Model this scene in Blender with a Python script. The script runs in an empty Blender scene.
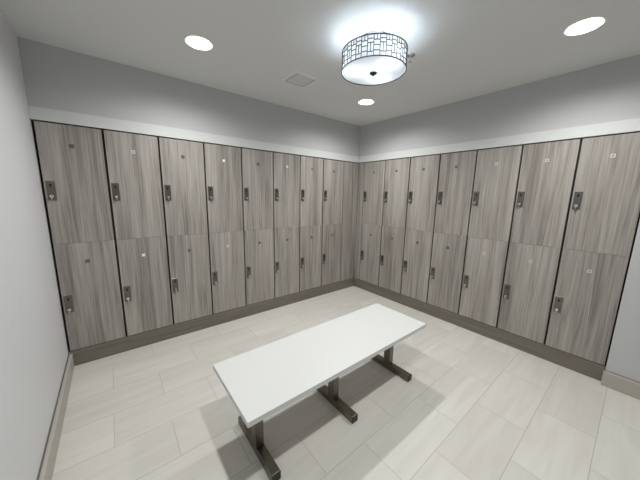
import bpy, bmesh, math, random
from mathutils import Vector, Matrix

random.seed(7)
C = bpy.context.scene.collection
PI = math.pi

# ------------------------------------------------------------------ measures
U = 0.388            # locker column pitch
DEPTH = 0.48         # locker depth
Z0, ZM, Z1 = 0.143, 1.058, 1.970   # plinth top, split between doors, locker top
TRIM_TOP = 2.066
CEIL = 2.505
WL = -3.425          # left wall face
WF = -3.95           # wall behind the camera
FILL_L, FILL_R = 0.3128, 0.1101


# ------------------------------------------------------------------ materials
def new_mat(name):
    m = bpy.data.materials.new(name)
    m.use_nodes = True
    nt = m.node_tree
    b = nt.nodes['Principled BSDF']
    return m, nt, b


def plain(name, col, rough=0.5, metal=0.0, spec=0.5, bump=0.0, bscale=200):
    m, nt, b = new_mat(name)
    b.inputs['Base Color'].default_value = (*col, 1)
    b.inputs['Roughness'].default_value = rough
    b.inputs['Metallic'].default_value = metal
    b.inputs['Specular IOR Level'].default_value = spec
    if bump:
        tc = nt.nodes.new('ShaderNodeTexCoord')
        n = nt.nodes.new('ShaderNodeTexNoise')
        n.inputs['Scale'].default_value = bscale
        bp = nt.nodes.new('ShaderNodeBump')
        bp.inputs['Strength'].default_value = bump
        bp.inputs['Distance'].default_value = 0.002
        nt.links.new(tc.outputs['Object'], n.inputs['Vector'])
        nt.links.new(n.outputs['Fac'], bp.inputs['Height'])
        nt.links.new(bp.outputs['Normal'], b.inputs['Normal'])
    return m


def emitter(name, col, strength):
    m = bpy.data.materials.new(name)
    m.use_nodes = True
    nt = m.node_tree
    nt.nodes.clear()
    o = nt.nodes.new('ShaderNodeOutputMaterial')
    e = nt.nodes.new('ShaderNodeEmission')
    e.inputs['Color'].default_value = (*col, 1)
    e.inputs['Strength'].default_value = strength
    nt.links.new(e.outputs[0], o.inputs['Surface'])
    return m


def translucent(name, col, fac):
    m = bpy.data.materials.new(name)
    m.use_nodes = True
    nt = m.node_tree
    nt.nodes.clear()
    o = nt.nodes.new('ShaderNodeOutputMaterial')
    d = nt.nodes.new('ShaderNodeBsdfDiffuse')
    t = nt.nodes.new('ShaderNodeBsdfTranslucent')
    mx = nt.nodes.new('ShaderNodeMixShader')
    d.inputs['Color'].default_value = (*col, 1)
    t.inputs['Color'].default_value = (*col, 1)
    mx.inputs['Fac'].default_value = fac
    nt.links.new(d.outputs[0], mx.inputs[1])
    nt.links.new(t.outputs[0], mx.inputs[2])
    nt.links.new(mx.outputs[0], o.inputs['Surface'])
    return m


def wood(name, dark, mid, light, rough=0.45, horizontal=False):
    """grey-brown laminate: broad tone bands, fine streaks and some wandering figure"""
    m, nt, b = new_mat(name)
    N, L = nt.nodes.new, nt.links.new
    tc = N('ShaderNodeTexCoord')
    oi = N('ShaderNodeObjectInfo')
    off = N('ShaderNodeVectorMath'); off.operation = 'SCALE'
    cmb = N('ShaderNodeCombineXYZ')
    for k in range(3):
        L(oi.outputs['Random'], cmb.inputs[k])
    L(cmb.outputs[0], off.inputs[0]); off.inputs['Scale'].default_value = 37.0
    add = N('ShaderNodeVectorMath'); add.operation = 'ADD'
    L(tc.outputs['Object'], add.inputs[0]); L(off.outputs[0], add.inputs[1])

    def layer(sx, sz, detail, dist, rough_n=0.55):
        mp = N('ShaderNodeMapping')
        mp.inputs['Scale'].default_value = (sz, sz, sx) if horizontal else (sx, sx, sz)
        L(add.outputs[0], mp.inputs['Vector'])
        n = N('ShaderNodeTexNoise')
        n.inputs['Scale'].default_value = 1.0
        n.inputs['Detail'].default_value = detail
        n.inputs['Roughness'].default_value = rough_n
        n.inputs['Distortion'].default_value = dist
        L(mp.outputs[0], n.inputs['Vector'])
        return n.outputs['Fac']
    broad = layer(9, 0.55, 2, 0.3)
    streak = layer(38, 1.2, 3, 1.1)
    fine = layer(150, 2.2, 3, 0.6)

    def mul(a, k):
        x = N('ShaderNodeMath'); x.operation = 'MULTIPLY'
        L(a, x.inputs[0]); x.inputs[1].default_value = k
        return x.outputs[0]

    def plus(a, c):
        x = N('ShaderNodeMath'); x.operation = 'ADD'
        L(a, x.inputs[0]); L(c, x.inputs[1])
        return x.outputs[0]
    s = plus(plus(mul(broad, 0.36), mul(streak, 0.38)), mul(fine, 0.26))
    cr = N('ShaderNodeValToRGB')
    el = cr.color_ramp.elements
    el[0].position = 0.39; el[0].color = (*dark, 1)
    el[1].position = 0.62; el[1].color = (*light, 1)
    e = el.new(0.50); e.color = (*mid, 1)
    L(s, cr.inputs['Fac'])
    L(cr.outputs['Color'], b.inputs['Base Color'])
    b.inputs['Roughness'].default_value = rough
    b.inputs['Specular IOR Level'].default_value = 0.35
    bp = N('ShaderNodeBump')
    bp.inputs['Strength'].default_value = 0.12
    bp.inputs['Distance'].default_value = 0.001
    L(s, bp.inputs['Height']); L(bp.outputs['Normal'], b.inputs['Normal'])
    return m


def tile_floor():
    m, nt, b = new_mat('floor_tile')
    N, L = nt.nodes.new, nt.links.new
    tc = N('ShaderNodeTexCoord')
    mp = N('ShaderNodeMapping')
    W, H = 0.5905, 0.2928
    mp.inputs['Location'].default_value = (1.667 + 10.5 * W, 1.981 + 20 * H, 0)
    L(tc.outputs['Object'], mp.inputs['Vector'])
    br = N('ShaderNodeTexBrick')
    br.offset = 0.5; br.offset_frequency = 2; br.squash = 1.0
    br.inputs['Scale'].default_value = 1.0
    br.inputs['Brick Width'].default_value = W
    br.inputs['Row Height'].default_value = H
    br.inputs['Mortar Size'].default_value = 0.0015
    br.inputs['Mortar Smooth'].default_value = 0.25
    br.inputs['Bias'].default_value = 0.0
    br.inputs['Color1'].default_value = (0.0, 0.0, 0.0, 1)
    br.inputs['Color2'].default_value = (1.0, 1.0, 1.0, 1)
    br.inputs['Mortar'].default_value = (0.5, 0.5, 0.5, 1)
    L(mp.outputs[0], br.inputs['Vector'])
    # vein-cut streaks along the length of each tile, shifted per tile
    sc = N('ShaderNodeVectorMath'); sc.operation = 'SCALE'
    sc.inputs['Scale'].default_value = 23.0
    L(br.outputs['Color'], sc.inputs[0])
    ad = N('ShaderNodeVectorMath'); ad.operation = 'ADD'
    L(mp.outputs[0], ad.inputs[0]); L(sc.outputs[0], ad.inputs[1])
    m2 = N('ShaderNodeMapping'); m2.inputs['Scale'].default_value = (1.6, 16, 1)
    L(ad.outputs[0], m2.inputs['Vector'])
    n = N('ShaderNodeTexNoise')
    n.inputs['Scale'].default_value = 1.0; n.inputs['Detail'].default_value = 4
    n.inputs['Distortion'].default_value = 0.8
    L(m2.outputs[0], n.inputs['Vector'])
    cr = N('ShaderNodeValToRGB')
    el = cr.color_ramp.elements
    el[0].position = 0.3; el[0].color = (0.570, 0.556, 0.512, 1)
    el[1].position = 0.7; el[1].color = (0.632, 0.622, 0.584, 1)
    L(n.outputs['Fac'], cr.inputs['Fac'])
    # slight tone shift per tile
    hs = N('ShaderNodeMixRGB'); hs.blend_type = 'MULTIPLY'; hs.inputs['Fac'].default_value = 1.0
    mr = N('ShaderNodeMapRange')
    mr.inputs['To Min'].default_value = 0.95; mr.inputs['To Max'].default_value = 1.03
    L(br.outputs['Color'], mr.inputs['Value'])
    L(cr.outputs['Color'], hs.inputs['Color1']); L(mr.outputs[0], hs.inputs['Color2'])
    mx = N('ShaderNodeMixRGB')
    mx.inputs['Color2'].default_value = (0.36, 0.34, 0.30, 1)
    L(br.outputs['Fac'], mx.inputs['Fac']); L(hs.outputs['Color'], mx.inputs['Color1'])
    L(mx.outputs['Color'], b.inputs['Base Color'])
    b.inputs['Roughness'].default_value = 0.42
    b.inputs['Specular IOR Level'].default_value = 0.4
    bp = N('ShaderNodeBump'); bp.invert = True
    bp.inputs['Strength'].default_value = 0.4; bp.inputs['Distance'].default_value = 0.001
    L(br.outputs['Fac'], bp.inputs['Height']); L(bp.outputs['Normal'], b.inputs['Normal'])
    return m


M = {}
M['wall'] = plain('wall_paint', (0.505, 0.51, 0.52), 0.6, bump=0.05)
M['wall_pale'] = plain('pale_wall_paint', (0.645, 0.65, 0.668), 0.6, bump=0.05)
M['ceiling'] = plain('ceiling_paint', (0.70, 0.705, 0.70), 0.8, bump=0.04)
M['trim'] = plain('white_trim', (0.61, 0.625, 0.62), 0.45)
M['base'] = plain('baseboard_paint', (0.42, 0.39, 0.35), 0.5)
M['dark_grey'] = plain('dark_line_grey', (0.16, 0.155, 0.145), 0.5, 0.4)
M['floor'] = tile_floor()
M['wood'] = wood('locker_laminate', (0.195, 0.178, 0.162), (0.312, 0.289, 0.266), (0.410, 0.385, 0.358))
M['plinth'] = wood('plinth_laminate', (0.14, 0.124, 0.103), (0.175, 0.157, 0.132), (0.215, 0.193, 0.165), horizontal=True)
M['black'] = plain('black_carcass', (0.008, 0.008, 0.008), 0.6)
M['lock'] = plain('brushed_nickel', (0.19, 0.182, 0.165), 0.32, 1.0)
M['knob'] = plain('polished_chrome', (0.75, 0.74, 0.72), 0.12, 1.0)
M['keyhole'] = plain('keyhole_black', (0.005, 0.005, 0.005), 0.5)
M['plate'] = plain('number_plate_metal', (0.20, 0.195, 0.185), 0.35, 0.8)
M['plate_rim'] = plain('number_plate_rim', (0.16, 0.155, 0.15), 0.35, 0.5)
M['rim_glare'] = plain('number_plate_pale_rim', (0.66, 0.66, 0.65), 0.35)  # rim colour lightened to stand for lamp glare
M['plate_soft_glare'] = plain('number_plate_face_soft_glare', (0.36, 0.345, 0.33), 0.30)  # plate face lightened for a weaker painted glare
M['plate_full_glare'] = plain('number_plate_face_full_glare', (0.85, 0.85, 0.84), 0.35)  # white face colour stands in for strong lamp glare
M['bench'] = plain('bench_white', (0.62, 0.63, 0.62), 0.35, spec=0.4)
M['steel'] = plain('dark_steel', (0.20, 0.185, 0.155), 0.38, 1.0)
M['cap'] = plain('black_plastic', (0.012, 0.012, 0.012), 0.45)
M['lens'] = emitter('downlight_lens', (1.0, 0.98, 0.95), 8.0)
M['bulb'] = emitter('bulb_glow', (0.74, 0.87, 1.0), 66.0)
M['white'] = plain('white_enamel', (0.82, 0.82, 0.81), 0.35)
M['shade'] = translucent('shade_fabric', (0.62, 0.61, 0.60), 0.42)
M['diffuser'] = translucent('frosted_glass', (0.55, 0.54, 0.53), 0.43)
M['lattice'] = plain('lattice_metal', (0.085, 0.08, 0.078), 0.5, 0.2)
M['chrome'] = plain('chrome', (0.7, 0.7, 0.7), 0.15, 1.0)
M['sprinkler'] = plain('sprinkler_metal', (0.55, 0.55, 0.56), 0.25, 0.9)
M['ring'] = plain('light_trim_enamel', (0.84, 0.84, 0.83), 0.4)
M['finial'] = plain('dark_bronze', (0.06, 0.055, 0.05), 0.3, 0.9)
M['vent'] = plain('vent_enamel', (0.68, 0.69, 0.72), 0.45)


# ------------------------------------------------------------------ mesh helpers
def add_box(bm, x0, x1, y0, y1, z0, z1, bev=0.0, seg=2):
    vs = [bm.verts.new((x, y, z)) for x in (x0, x1) for y in (y0, y1) for z in (z0, z1)]
    idx = [(0, 1, 3, 2), (4, 6, 7, 5), (0, 4, 5, 1), (2, 3, 7, 6), (0, 2, 6, 4), (1, 5, 7, 3)]
    fs = [bm.faces.new([vs[i] for i in f]) for f in idx]
    if bev:
        es = list({e for f in fs for e in f.edges})
        bmesh.ops.bevel(bm, geom=es, offset=bev, segments=seg, profile=0.5, affect='EDGES')


def add_lathe(bm, prof, n=48, mat=Matrix.Identity(4), close=False):
    """prof: list of (radius, z); zero radius makes a pole"""
    rings = []
    for r, z in prof:
        if r < 1e-7:
            rings.append([bm.verts.new(mat @ Vector((0, 0, z)))])
        else:
            rings.append([bm.verts.new(mat @ Vector((r * math.cos(2 * PI * k / n), r * math.sin(2 * PI * k / n), z)))
                          for k in range(n)])
    pairs = list(zip(rings[:-1], rings[1:]))
    if close:
        pairs.append((rings[-1], rings[0]))
    for a, c in pairs:
        for k in range(n):
            k2 = (k + 1) % n
            f = []
            f.append(a[k % len(a)])
            if len(a) > 1: f.append(a[k2])
            if len(c) > 1: f.append(c[k2])
            f.append(c[k % len(c)])
            if len(f) > 2:
                bm.faces.new(f)


def obj(name, bm, mat, parent=None, smooth=False):
    bmesh.ops.recalc_face_normals(bm, faces=bm.faces[:])
    me = bpy.data.meshes.new(name)
    if smooth:
        for f in bm.faces:
            f.smooth = True
    bm.to_mesh(me); bm.free()
    if smooth:
        me.set_sharp_from_angle(angle=math.radians(35))
    me.materials.append(mat)
    o = bpy.data.objects.new(name, me)
    C.objects.link(o)
    if parent:
        o.parent = parent
    return o


def box_obj(name, dims, mat, parent=None, bev=0.0):
    bm = bmesh.new()
    add_box(bm, *dims, bev=bev)
    return obj(name, bm, mat, parent)


def struct(o):
    o['kind'] = 'structure'
    return o


def tag(o, label, cat, group=None):
    o['label'] = label; o['category'] = cat
    if group:
        o['group'] = group
    return o


def thing(name, label, cat, loc=(0, 0, 0), rz=0.0, group=None):
    o = bpy.data.objects.new(name, None)
    o.empty_display_size = 0.1
    C.objects.link(o)
    o.location = loc
    o.rotation_euler = (0, 0, rz)
    return tag(o, label, cat, group)


def copy_tree(o, parent=None):
    c = o.copy()
    C.objects.link(c)
    if parent:
        c.parent = parent
    for ch in list(o.children):
        copy_tree(ch, c)
    return c


# ------------------------------------------------------------------ room shell
struct(box_obj('floor', (WL - 0.15, 0.65, WF - 0.15, 0.65, -0.1, 0.0), M['floor']))

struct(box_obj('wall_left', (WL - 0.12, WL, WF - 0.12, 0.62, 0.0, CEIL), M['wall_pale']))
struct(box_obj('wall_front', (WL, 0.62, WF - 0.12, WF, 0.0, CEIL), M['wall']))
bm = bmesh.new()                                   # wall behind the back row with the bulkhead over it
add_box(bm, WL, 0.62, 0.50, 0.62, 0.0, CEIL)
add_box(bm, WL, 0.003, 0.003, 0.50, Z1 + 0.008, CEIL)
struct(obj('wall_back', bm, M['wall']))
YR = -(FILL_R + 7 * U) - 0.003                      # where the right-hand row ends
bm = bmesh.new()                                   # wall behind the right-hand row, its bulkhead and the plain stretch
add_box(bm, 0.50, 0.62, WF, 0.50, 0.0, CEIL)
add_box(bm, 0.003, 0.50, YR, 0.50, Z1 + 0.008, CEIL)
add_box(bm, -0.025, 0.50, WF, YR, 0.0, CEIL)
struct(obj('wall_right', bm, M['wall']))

struct(box_obj('trim_1', (WL, -0.010, -0.010, 0.003, Z1 + 0.006, TRIM_TOP), M['trim'], bev=0.0015))
struct(box_obj('trim_2', (-0.010, 0.003, YR, -0.010, Z1 + 0.006, TRIM_TOP), M['trim'], bev=0.0015))
struct(box_obj('trim_3', (WL + 0.002, 0.0, 0.004, DEPTH, 0.0, Z0 - 0.002), M['plinth']))
struct(box_obj('trim_4', (0.004, DEPTH, YR + 0.002, DEPTH, 0.0, Z0 - 0.002), M['plinth']))


def baseboard(name, x0, x1, y0, y1, edge):
    """stone-look base with a thin dark grey line along the wall on top"""
    bm = bmesh.new()
    add_box(bm, x0, x1, y0, y1, 0.0, 0.120, bev=0.002)
    add_box(bm, *edge, 0.1202, 0.123)
    o = struct(obj(name, bm, M['base']))
    o.data.materials.append(M['dark_grey'])
    for p in o.data.polygons:
        if p.center.z > 0.12005:
            p.material_index = 1


baseboard('baseboard_left', WL, WL + 0.026, WF, 0.003, (WL, WL + 0.008, WF, 0.003))
baseboard('baseboard_right', -0.054, -0.025, WF, YR + 0.008, (-0.030, -0.025, WF, YR + 0.008))
baseboard('baseboard_front', WL + 0.026, -0.054, WF, WF + 0.02, (WL + 0.026, -0.054, WF, WF + 0.008))

# ceiling slab with real openings for the recessed lights
DL = [(-2.447, -0.737), (-0.714, -0.737), (-0.714, -2.455), (-2.447, -2.455)]
R_HOLE = 0.086
ceil = struct(box_obj('ceiling', (WL - 0.12, 0.62, WF - 0.12, 0.62, CEIL, CEIL + 0.15), M['ceiling']))
bm = bmesh.new()
for x, y in DL:
    add_lathe(bm, [(0, CEIL - 0.02), (R_HOLE, CEIL - 0.02), (R_HOLE, CEIL + 0.09), (0, CEIL + 0.09)], 48,
              Matrix.Translation((x, y, 0)))
cut = obj('cutter', bm, M['ceiling'])
md = ceil.modifiers.new('holes', 'BOOLEAN')
md.operation = 'DIFFERENCE'; md.object = cut; md.solver = 'EXACT'
dg = bpy.context.evaluated_depsgraph_get()
me2 = bpy.data.meshes.new_from_object(ceil.evaluated_get(dg))
ceil.modifiers.clear()
ceil.data = me2
bpy.data.objects.remove(cut)

# ------------------------------------------------------------------ lockers
GAP = 0.0145
DT = 0.020          # door thickness


def door_mesh(z0, z1):
    bm = bmesh.new()
    add_box(bm, GAP / 2, U - GAP / 2, 0.0, DT, z0, z1, bev=0.0012, seg=1)
    return bm


def lock_plate_bm():
    bm = bmesh.new()
    add_box(bm, -0.025, 0.025, -0.004, 0.0005, -0.072, 0.072, bev=0.0012, seg=1)
    return bm


def lock_knob_bm():
    bm = bmesh.new()
    rot = Matrix.Rotation(PI / 2, 4, 'X')
    add_lathe(bm, [(0, 0.0), (0.016, 0.0), (0.016, 0.006), (0.013, 0.012), (0.013, 0.020), (0.011, 0.024), (0, 0.024)],
              24, Matrix.Translation((0, -0.0035, 0)) @ rot)
    add_box(bm, -0.0035, 0.0035, -0.033, -0.026, -0.024, 0.012, bev=0.002)   # thumb turn
    return bm


def keyhole_bm():
    bm = bmesh.new()
    rot = Matrix.Rotation(PI / 2, 4, 'X')
    add_lathe(bm, [(0, 0.0), (0.0075, 0.0), (0.0075, 0.0012), (0, 0.0012)], 20,
              Matrix.Translation((0, -0.0038, 0.004)) @ rot)
    add_box(bm, -0.004, 0.004, -0.0050, -0.0038, -0.014, 0.001)
    return bm


def number_plate_bm():
    bm = bmesh.new()
    add_box(bm, -0.0135, 0.0135, -0.003, 0.0005, -0.0135, 0.0135, bev=0.0012, seg=1)
    return bm


def plate_rim_bm():
    bm = bmesh.new()
    a, c = 0.0135, 0.0095
    for x0, x1, z0, z1 in ((-a, a, c, a), (-a, a, -a, -c), (-a, -c, -c, c), (c, a, -c, c)):
        add_box(bm, x0, x1, -0.0042, -0.0028, z0, z1)
    return bm


def make_locker():
    """local frame: x along the row from the left edge, fronts at y=0, depth to +y, z from the floor"""
    t = thing('locker', 'x', 'locker')
    bm = bmesh.new()
    W0, W1, F, B = 0.001, U - 0.001, DT + 0.001, DEPTH
    th = 0.018
    za, zb = Z0 + 0.001, Z1 - 0.004
    add_box(bm, W0, W0 + th, F, B, za, zb)
    add_box(bm, W1 - th, W1, F, B, za, zb)
    add_box(bm, W0 + th, W1 - th, B - 0.01, B, za, zb)
    for z in (za, ZM - th / 2, zb - th):
        add_box(bm, W0 + th, W1 - th, F, B - 0.01, z, z + th)
    obj('carcass', bm, M['black'], t)
    for z0, z1 in ((ZM + 0.0008, Z1 - 0.003), (Z0 + 0.003, ZM - 0.0008)):
        d = obj('door', door_mesh(z0, z1), M['wood'], t)
        zc = (ZM if z0 > ZM else Z0) + 0.414
        for nm, b_, mt, dx, dz, sm in (('lock_plate', lock_plate_bm(), M['lock'], 0.0425, 0.0, False),
                                       ('keyhole', keyhole_bm(), M['keyhole'], 0.0425, 0.040, False),
                                       ('lock_knob', lock_knob_bm(), M['knob'], 0.0425, -0.042, True),
                                       ('number_plate', number_plate_bm(), M['plate'], U / 2 - 0.002, 0.343, False),
                                       ('plate_rim', plate_rim_bm(), M['plate_rim'], U / 2 - 0.002, 0.343, False)):
            o = obj(nm, b_, mt, d, smooth=sm)
            o.location = (dx, 0.0, zc + dz)
    return t


locker0 = make_locker()
spots = []
L_LABELS = [
    'grey wood-grain two-door locker column standing against the white left wall',
    'second grey locker column from the white left wall',
    'third grey locker column from the white left wall',
    'fourth grey locker column from the white left wall',
    'fifth grey locker column from the white left wall',
    'third grey locker column left of the blank corner panel',
    'second grey locker column left of the blank corner panel',
    'grey locker column directly left of the blank corner panel',
]
R_LABELS = [
    'grey locker column nearest the room corner in the right-hand row',
    'second locker column from the room corner in the right-hand row',
    'third locker column from the room corner in the right-hand row',
    'middle locker column of the right-hand row, fourth from the corner',
    'third-to-last locker column of the right-hand row, counting toward the white right wall',
    'second-to-last locker column of the right-hand row, one before the white right wall',
    'last locker column of the right-hand row, beside the white right wall',
]
for i, lb in enumerate(L_LABELS):
    spots.append(((-(FILL_L + (8 - i) * U), 0, 0), 0.0, lb, 'lockers along the left-hand wall run'))
for i, lb in enumerate(R_LABELS):
    spots.append(((0, -(FILL_R + i * U), 0), -PI / 2, lb, 'lockers along the right-hand wall run'))
PLATE_GLARE = ['dd', 'ow', 'dd', 'wo', 'dd', 'wd', 'dd', 'dd',
          'dd', 'dd', 'dd', 'dd', 'oo', 'oo', 'oo']  # painted glare per locker, upper door then lower
for i, (loc, rz, lb, g) in enumerate(spots):
    t = locker0 if i == 0 else copy_tree(locker0)
    t.location = loc
    t.rotation_euler = (0, 0, rz)
    tag(t, lb, 'locker', g)
    doors = sorted((d for d in t.children if d.name.startswith('door')), key=lambda d: -max(v.co.z for v in d.data.vertices))
    for k, d in enumerate(doors):                      # glare painted on the little number plates: none (dark), outlined or white
        glare = PLATE_GLARE[i][k]
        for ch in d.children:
            if glare != 'd' and ch.name.startswith('plate_rim'):
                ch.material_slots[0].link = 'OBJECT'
                ch.material_slots[0].material = M['rim_glare']
            if glare != 'd' and ch.name.startswith('number_plate'):
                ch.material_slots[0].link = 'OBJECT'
                ch.material_slots[0].material = M['plate_full_glare' if glare == 'w' else 'plate_soft_glare']

o = box_obj('filler_panel', (-FILL_L + 0.002, -0.001, 0.0, DT, Z0 + 0.001, Z1 - 0.003), M['wood'], bev=0.001)
tag(o, 'blank grey wood panel without lock filling the corner of the left-hand row', 'panel')
o = box_obj('filler_panel', (0.001, DT, -FILL_R + 0.004, -0.001, Z0 + 0.001, Z1 - 0.003), M['wood'], bev=0.001)
tag(o, 'narrow blank wood strip filling the corner of the right-hand row', 'panel')

# ------------------------------------------------------------------ bench
BX, BY, BH = -1.875, -1.609, 0.460
bench = thing('bench', 'white rectangular bench with three steel T-shaped legs on the tile floor', 'bench', (BX, BY, 0))
bm = bmesh.new()
add_box(bm, -0.7645, 0.7645, -0.256, 0.256, BH - 0.030, BH, bev=0.002, seg=2)
obj('bench_top', bm, M['bench'], bench)
for dx in (-0.612, -0.027, 0.612):
    bm = bmesh.new()
    add_box(bm, dx - 0.031, dx + 0.021, -0.055, 0.005, 0.048, BH - 0.036, bev=0.003)
    p = obj('post', bm, M['steel'], bench)
    bm = bmesh.new()
    add_box(bm, dx - 0.025, dx + 0.025, -0.236, 0.216, 0.002, 0.050, bev=0.003)
    obj('foot', bm, M['steel'], p)
    for s, y in ((-1, -0.236), (1, 0.216)):
        bm = bmesh.new()
        add_box(bm, dx - 0.025, dx + 0.025, *sorted((y, y + s * 0.004)), 0.002, 0.050, bev=0.001)
        obj('end_cap', bm, M['cap'], p)
    bm = bmesh.new()
    add_box(bm, dx - 0.05, dx + 0.05, -0.125, 0.075, BH - 0.0365, BH - 0.0300)
    obj('mounting_plate', bm, M['steel'], p)

# ------------------------------------------------------------------ recessed lights
DL_LABELS = ['round white recessed ceiling light over the left-hand locker row',
             'recessed ceiling light near the corner where the locker rows meet',
             'round white recessed ceiling light over the near end of the right-hand locker row',
             'round recessed ceiling light behind the camera near the left wall']


def make_downlight():
    t = thing('recessed_light', 'x', 'ceiling light')
    bm = bmesh.new()
    add_lathe(bm, [(0.074, 0.040), (0.072, 0.030), (0.083, -0.001), (0.085, -0.0045), (0.095, -0.0040), (0.0975, 0.0),
                   (0.0857, 0.0), (0.0857, 0.040)], 56, close=True)
    obj('trim_ring', bm, M['ring'], t, smooth=True)
    bm = bmesh.new()
    add_lathe(bm, [(0, 0.030), (0.0715, 0.030), (0.0715, 0.036), (0, 0.036)], 56)
    obj('lens', bm, M['lens'], t)
    return t


def lamp(x, y):
    la = bpy.data.lights.new('downlight_lamp', 'SPOT')
    la.shadow_soft_size = 0.05
    la.spot_size = math.radians(SPREAD); la.spot_blend = 1.0
    la.energy = LAMP_W
    la.color = (1.0, 1.0, 0.975)
    o = bpy.data.objects.new('downlight_lamp', la)
    C.objects.link(o)
    o.location = (x, y, CEIL + 0.006)


LAMP_W, SPREAD = 73.0, 164.0
dl0 = make_downlight()
for i, (x, y) in enumerate(DL):
    t = dl0 if i == 0 else copy_tree(dl0)
    t.location = (x, y, CEIL)
    lamp(x, y)
    tag(t, DL_LABELS[i], 'ceiling light', 'recessed ceiling lights')

# ------------------------------------------------------------------ drum light
DX, DY = -1.575, -1.572
RB, ZB, ZT = 0.212, 2.293, 2.413
drum = thing('drum_light', 'round drum ceiling light with a dark lattice over a glowing white shade', 'ceiling light',
             (DX, DY, CEIL))
zb, zt = ZB - CEIL, ZT - CEIL
bm = bmesh.new()
add_lathe(bm, [(0, 0.0), (0.092, 0.0), (0.092, -0.012), (0.082, -0.026), (0.045, -0.034), (0, -0.035)], 48)
obj('canopy', bm, M['chrome'], drum, smooth=True)
bm = bmesh.new()
add_lathe(bm, [(0, -0.028), (0.008, -0.028), (0.008, zb - 0.004), (0, zb - 0.004)], 20)
obj('stem', bm, M['chrome'], drum, smooth=True)
bm = bmesh.new()
add_lathe(bm, [(RB - 0.004, zb + 0.004), (RB - 0.004, zt - 0.004)], 96)
obj('drum_shade', bm, M['shade'], drum, smooth=True)
bm = bmesh.new()
add_lathe(bm, [(0.012, zb - 0.003), (0.10, zb - 0.001), (RB - 0.006, zb + 0.006)], 96)
obj('diffuser', bm, M['diffuser'], drum, smooth=True)
bm = bmesh.new()
add_lathe(bm, [(0, zb - 0.022), (0.008, zb - 0.020), (0.012, zb - 0.013), (0.022, zb - 0.009), (0.024, zb - 0.003),
               (0, zb - 0.002)], 32)
obj('finial', bm, M['finial'], drum, smooth=True)


def add_arc(bm, a0, a1, r0, r1, z0, z1, n):
    full = abs(a1 - a0 - 2 * PI) < 1e-6
    secs = []
    for k in range(n if full else n + 1):
        a = a0 + (a1 - a0) * k / n
        secs.append([bm.verts.new((r * math.cos(a), r * math.sin(a), z)) for r, z in
                     ((r0, z0), (r1, z0), (r1, z1), (r0, z1))])
    for k in range(n):
        s, e = secs[k], secs[(k + 1) % len(secs)]
        for q in range(4):
            bm.faces.new((s[q], s[(q + 1) % 4], e[(q + 1) % 4], e[q]))
    if not full:
        bm.faces.new(secs[0]); bm.faces.new(secs[-1])


bm = bmesh.new()
for z in (zb, zt - 0.004):                               # the two hoops
    add_arc(bm, 0, 2 * PI, RB - 0.003, RB + 0.002, z, z + 0.005, 96)
hh = zt - zb
bw = 0.0042
NC = 36


def vbar(a, f0, f1):
    w = bw / RB / 2
    add_arc(bm, a - w, a + w, RB - 0.002, RB + 0.001, zb + hh * f0, zb + hh * f1, 1)


def hbar(a0, a1, f):
    add_arc(bm, a0, a1, RB - 0.002, RB + 0.001, zb + hh * f - bw / 2, zb + hh * f + bw / 2, 3)


for k in range(NC):
    a0, a1 = 2 * PI * k / NC, 2 * PI * (k + 1) / NC
    am = (a0 + a1) / 2
    vbar(a0, 0.02, 0.98)
    if k % 2 == 0:
        hbar(a0, a1, 0.27); hbar(a0, a1, 0.50); hbar(a0, a1, 0.74)
        vbar(am, 0.74, 0.97)
    else:
        hbar(a0, a1, 0.22); hbar(a0, a1, 0.62); hbar(a0, a1, 0.80)
        vbar(am, 0.22, 0.62)
obj('lattice', bm, M['lattice'], drum)
for a, br_ in ((2.50, 0.115), (-1.70, 0.125), (0.35, 0.115)):
    bm = bmesh.new()
    bmesh.ops.create_uvsphere(bm, u_segments=24, v_segments=12, radius=0.026,
                              matrix=Matrix.Translation((br_ * math.cos(a), br_ * math.sin(a), zb + 0.046)))
    obj('bulb', bm, M['bulb'], drum, smooth=True)

# ------------------------------------------------------------------ ceiling vent
vent = thing('ceiling_vent', 'small square grey ceiling vent between the drum light and left-hand lockers', 'vent',
             (-1.598, -0.732, CEIL))
bm = bmesh.new()
a, c = 0.116, 0.101
prof = [(a, 0.0), (a, -0.004), (c + 0.004, -0.017), (c, -0.016), (c, 0.0)]
rings = []
for r, z in prof:
    rings.append([bm.verts.new((sx * r, sy * r, z)) for sx, sy in ((-1, -1), (1, -1), (1, 1), (-1, 1))])
for r0, r1 in zip(rings, rings[1:] + rings[:1]):
    for k in range(4):
        bm.faces.new((r0[k], r0[(k + 1) % 4], r1[(k + 1) % 4], r1[k]))
obj('vent_frame', bm, M['white'], vent)
bm = bmesh.new()
add_box(bm, -0.1005, 0.1005, -0.1005, 0.1005, -0.003, -0.0005)
obj('vent_gap_shade', bm, M['dark_grey'], vent)  # dark sheet painted in as the shadow gap around the grille
bm = bmesh.new()
for k in range(11):
    y = -0.080 + k * 0.016
    add_box(bm, -0.088, 0.088, y - 0.006, y + 0.006, -0.016, -0.010)
add_box(bm, -0.089, 0.089, -0.089, 0.089, -0.013, -0.003)
obj('vent_grille', bm, M['vent'], vent)

# ------------------------------------------------------------------ wall plate on the left wall
ol = thing('wall_outlet', 'small white plate low on the pale left wall at the photo bottom left edge', 'outlet',
           (WL, -1.590, 0.400))
bm = bmesh.new()
add_box(bm, 0.0002, 0.006, -0.036, 0.036, -0.058, 0.058, bev=0.002)
obj('cover_plate', bm, M['white'], ol)
for dz in (-0.022, 0.022):
    bm = bmesh.new()
    add_box(bm, 0.0055, 0.0078, -0.016, 0.016, dz - 0.014, dz + 0.014, bev=0.001)
    obj('socket', bm, M['white'], ol)

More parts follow.
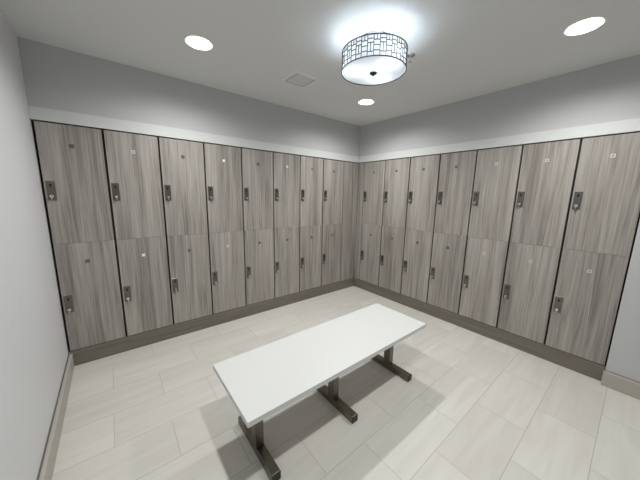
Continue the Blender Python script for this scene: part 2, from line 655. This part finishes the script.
# ------------------------------------------------------------------ sprinkler
sp = thing('fire_sprinkler', 'small chrome fire sprinkler head on the ceiling right of the drum light', 'sprinkler',
           (-1.200, -1.600, CEIL))
bm = bmesh.new()
add_lathe(bm, [(0, 0), (0.030, 0), (0.028, -0.004), (0.020, -0.009), (0.010, -0.010), (0, -0.010)], 32)
obj('escutcheon', bm, M['sprinkler'], sp, smooth=True)
bm = bmesh.new()
add_lathe(bm, [(0, -0.009), (0.009, -0.009), (0.009, -0.020), (0.006, -0.022), (0, -0.022)], 20)
for s in (-1, 1):
    add_box(bm, s * 0.009 - 0.0015, s * 0.009 + 0.0015, -0.002, 0.002, -0.042, -0.018)
add_box(bm, -0.010, 0.010, -0.002, 0.002, -0.044, -0.040)
obj('sprinkler_body', bm, M['sprinkler'], sp)
bm = bmesh.new()
add_lathe(bm, [(0, -0.044), (0.015, -0.044), (0.016, -0.046), (0, -0.046)], 24)
obj('deflector', bm, M['sprinkler'], sp)

# ------------------------------------------------------------------ camera
cam = bpy.data.cameras.new('camera')
cam.sensor_fit = 'HORIZONTAL'
cam.sensor_width = 36.0
cam.lens = 258.816 / 640 * 36.0
cam.clip_start = 0.01
co = bpy.data.objects.new('camera', cam)
C.objects.link(co)
r = Vector((0.78098086, -0.62427809, 0.01859483))
u = Vector((0.09209898, 0.14456247, 0.98520022))
f = Vector((0.61772702, 0.76770995, -0.1703959))
mw = Matrix((r, u, -f)).transposed().to_4x4()
mw.translation = (-3.02866, -2.84361, 1.47601)
co.matrix_world = mw
bpy.context.scene.camera = co

# ------------------------------------------------------------------ world and view
w = bpy.data.worlds.new('world')
w.use_nodes = True
w.node_tree.nodes['Background'].inputs['Color'].default_value = (0, 0, 0, 1)
bpy.context.scene.world = w
s = bpy.context.scene
s.view_settings.view_transform = 'Standard'
s.view_settings.look = 'None'
s.view_settings.gamma = 1.0
s.view_settings.use_curve_mapping = False
s.view_settings.exposure = 0.0
s.cycles.use_denoising = True
s.cycles.max_bounces = 12
s.cycles.diffuse_bounces = 8
s.cycles.sample_clamp_indirect = 8.0
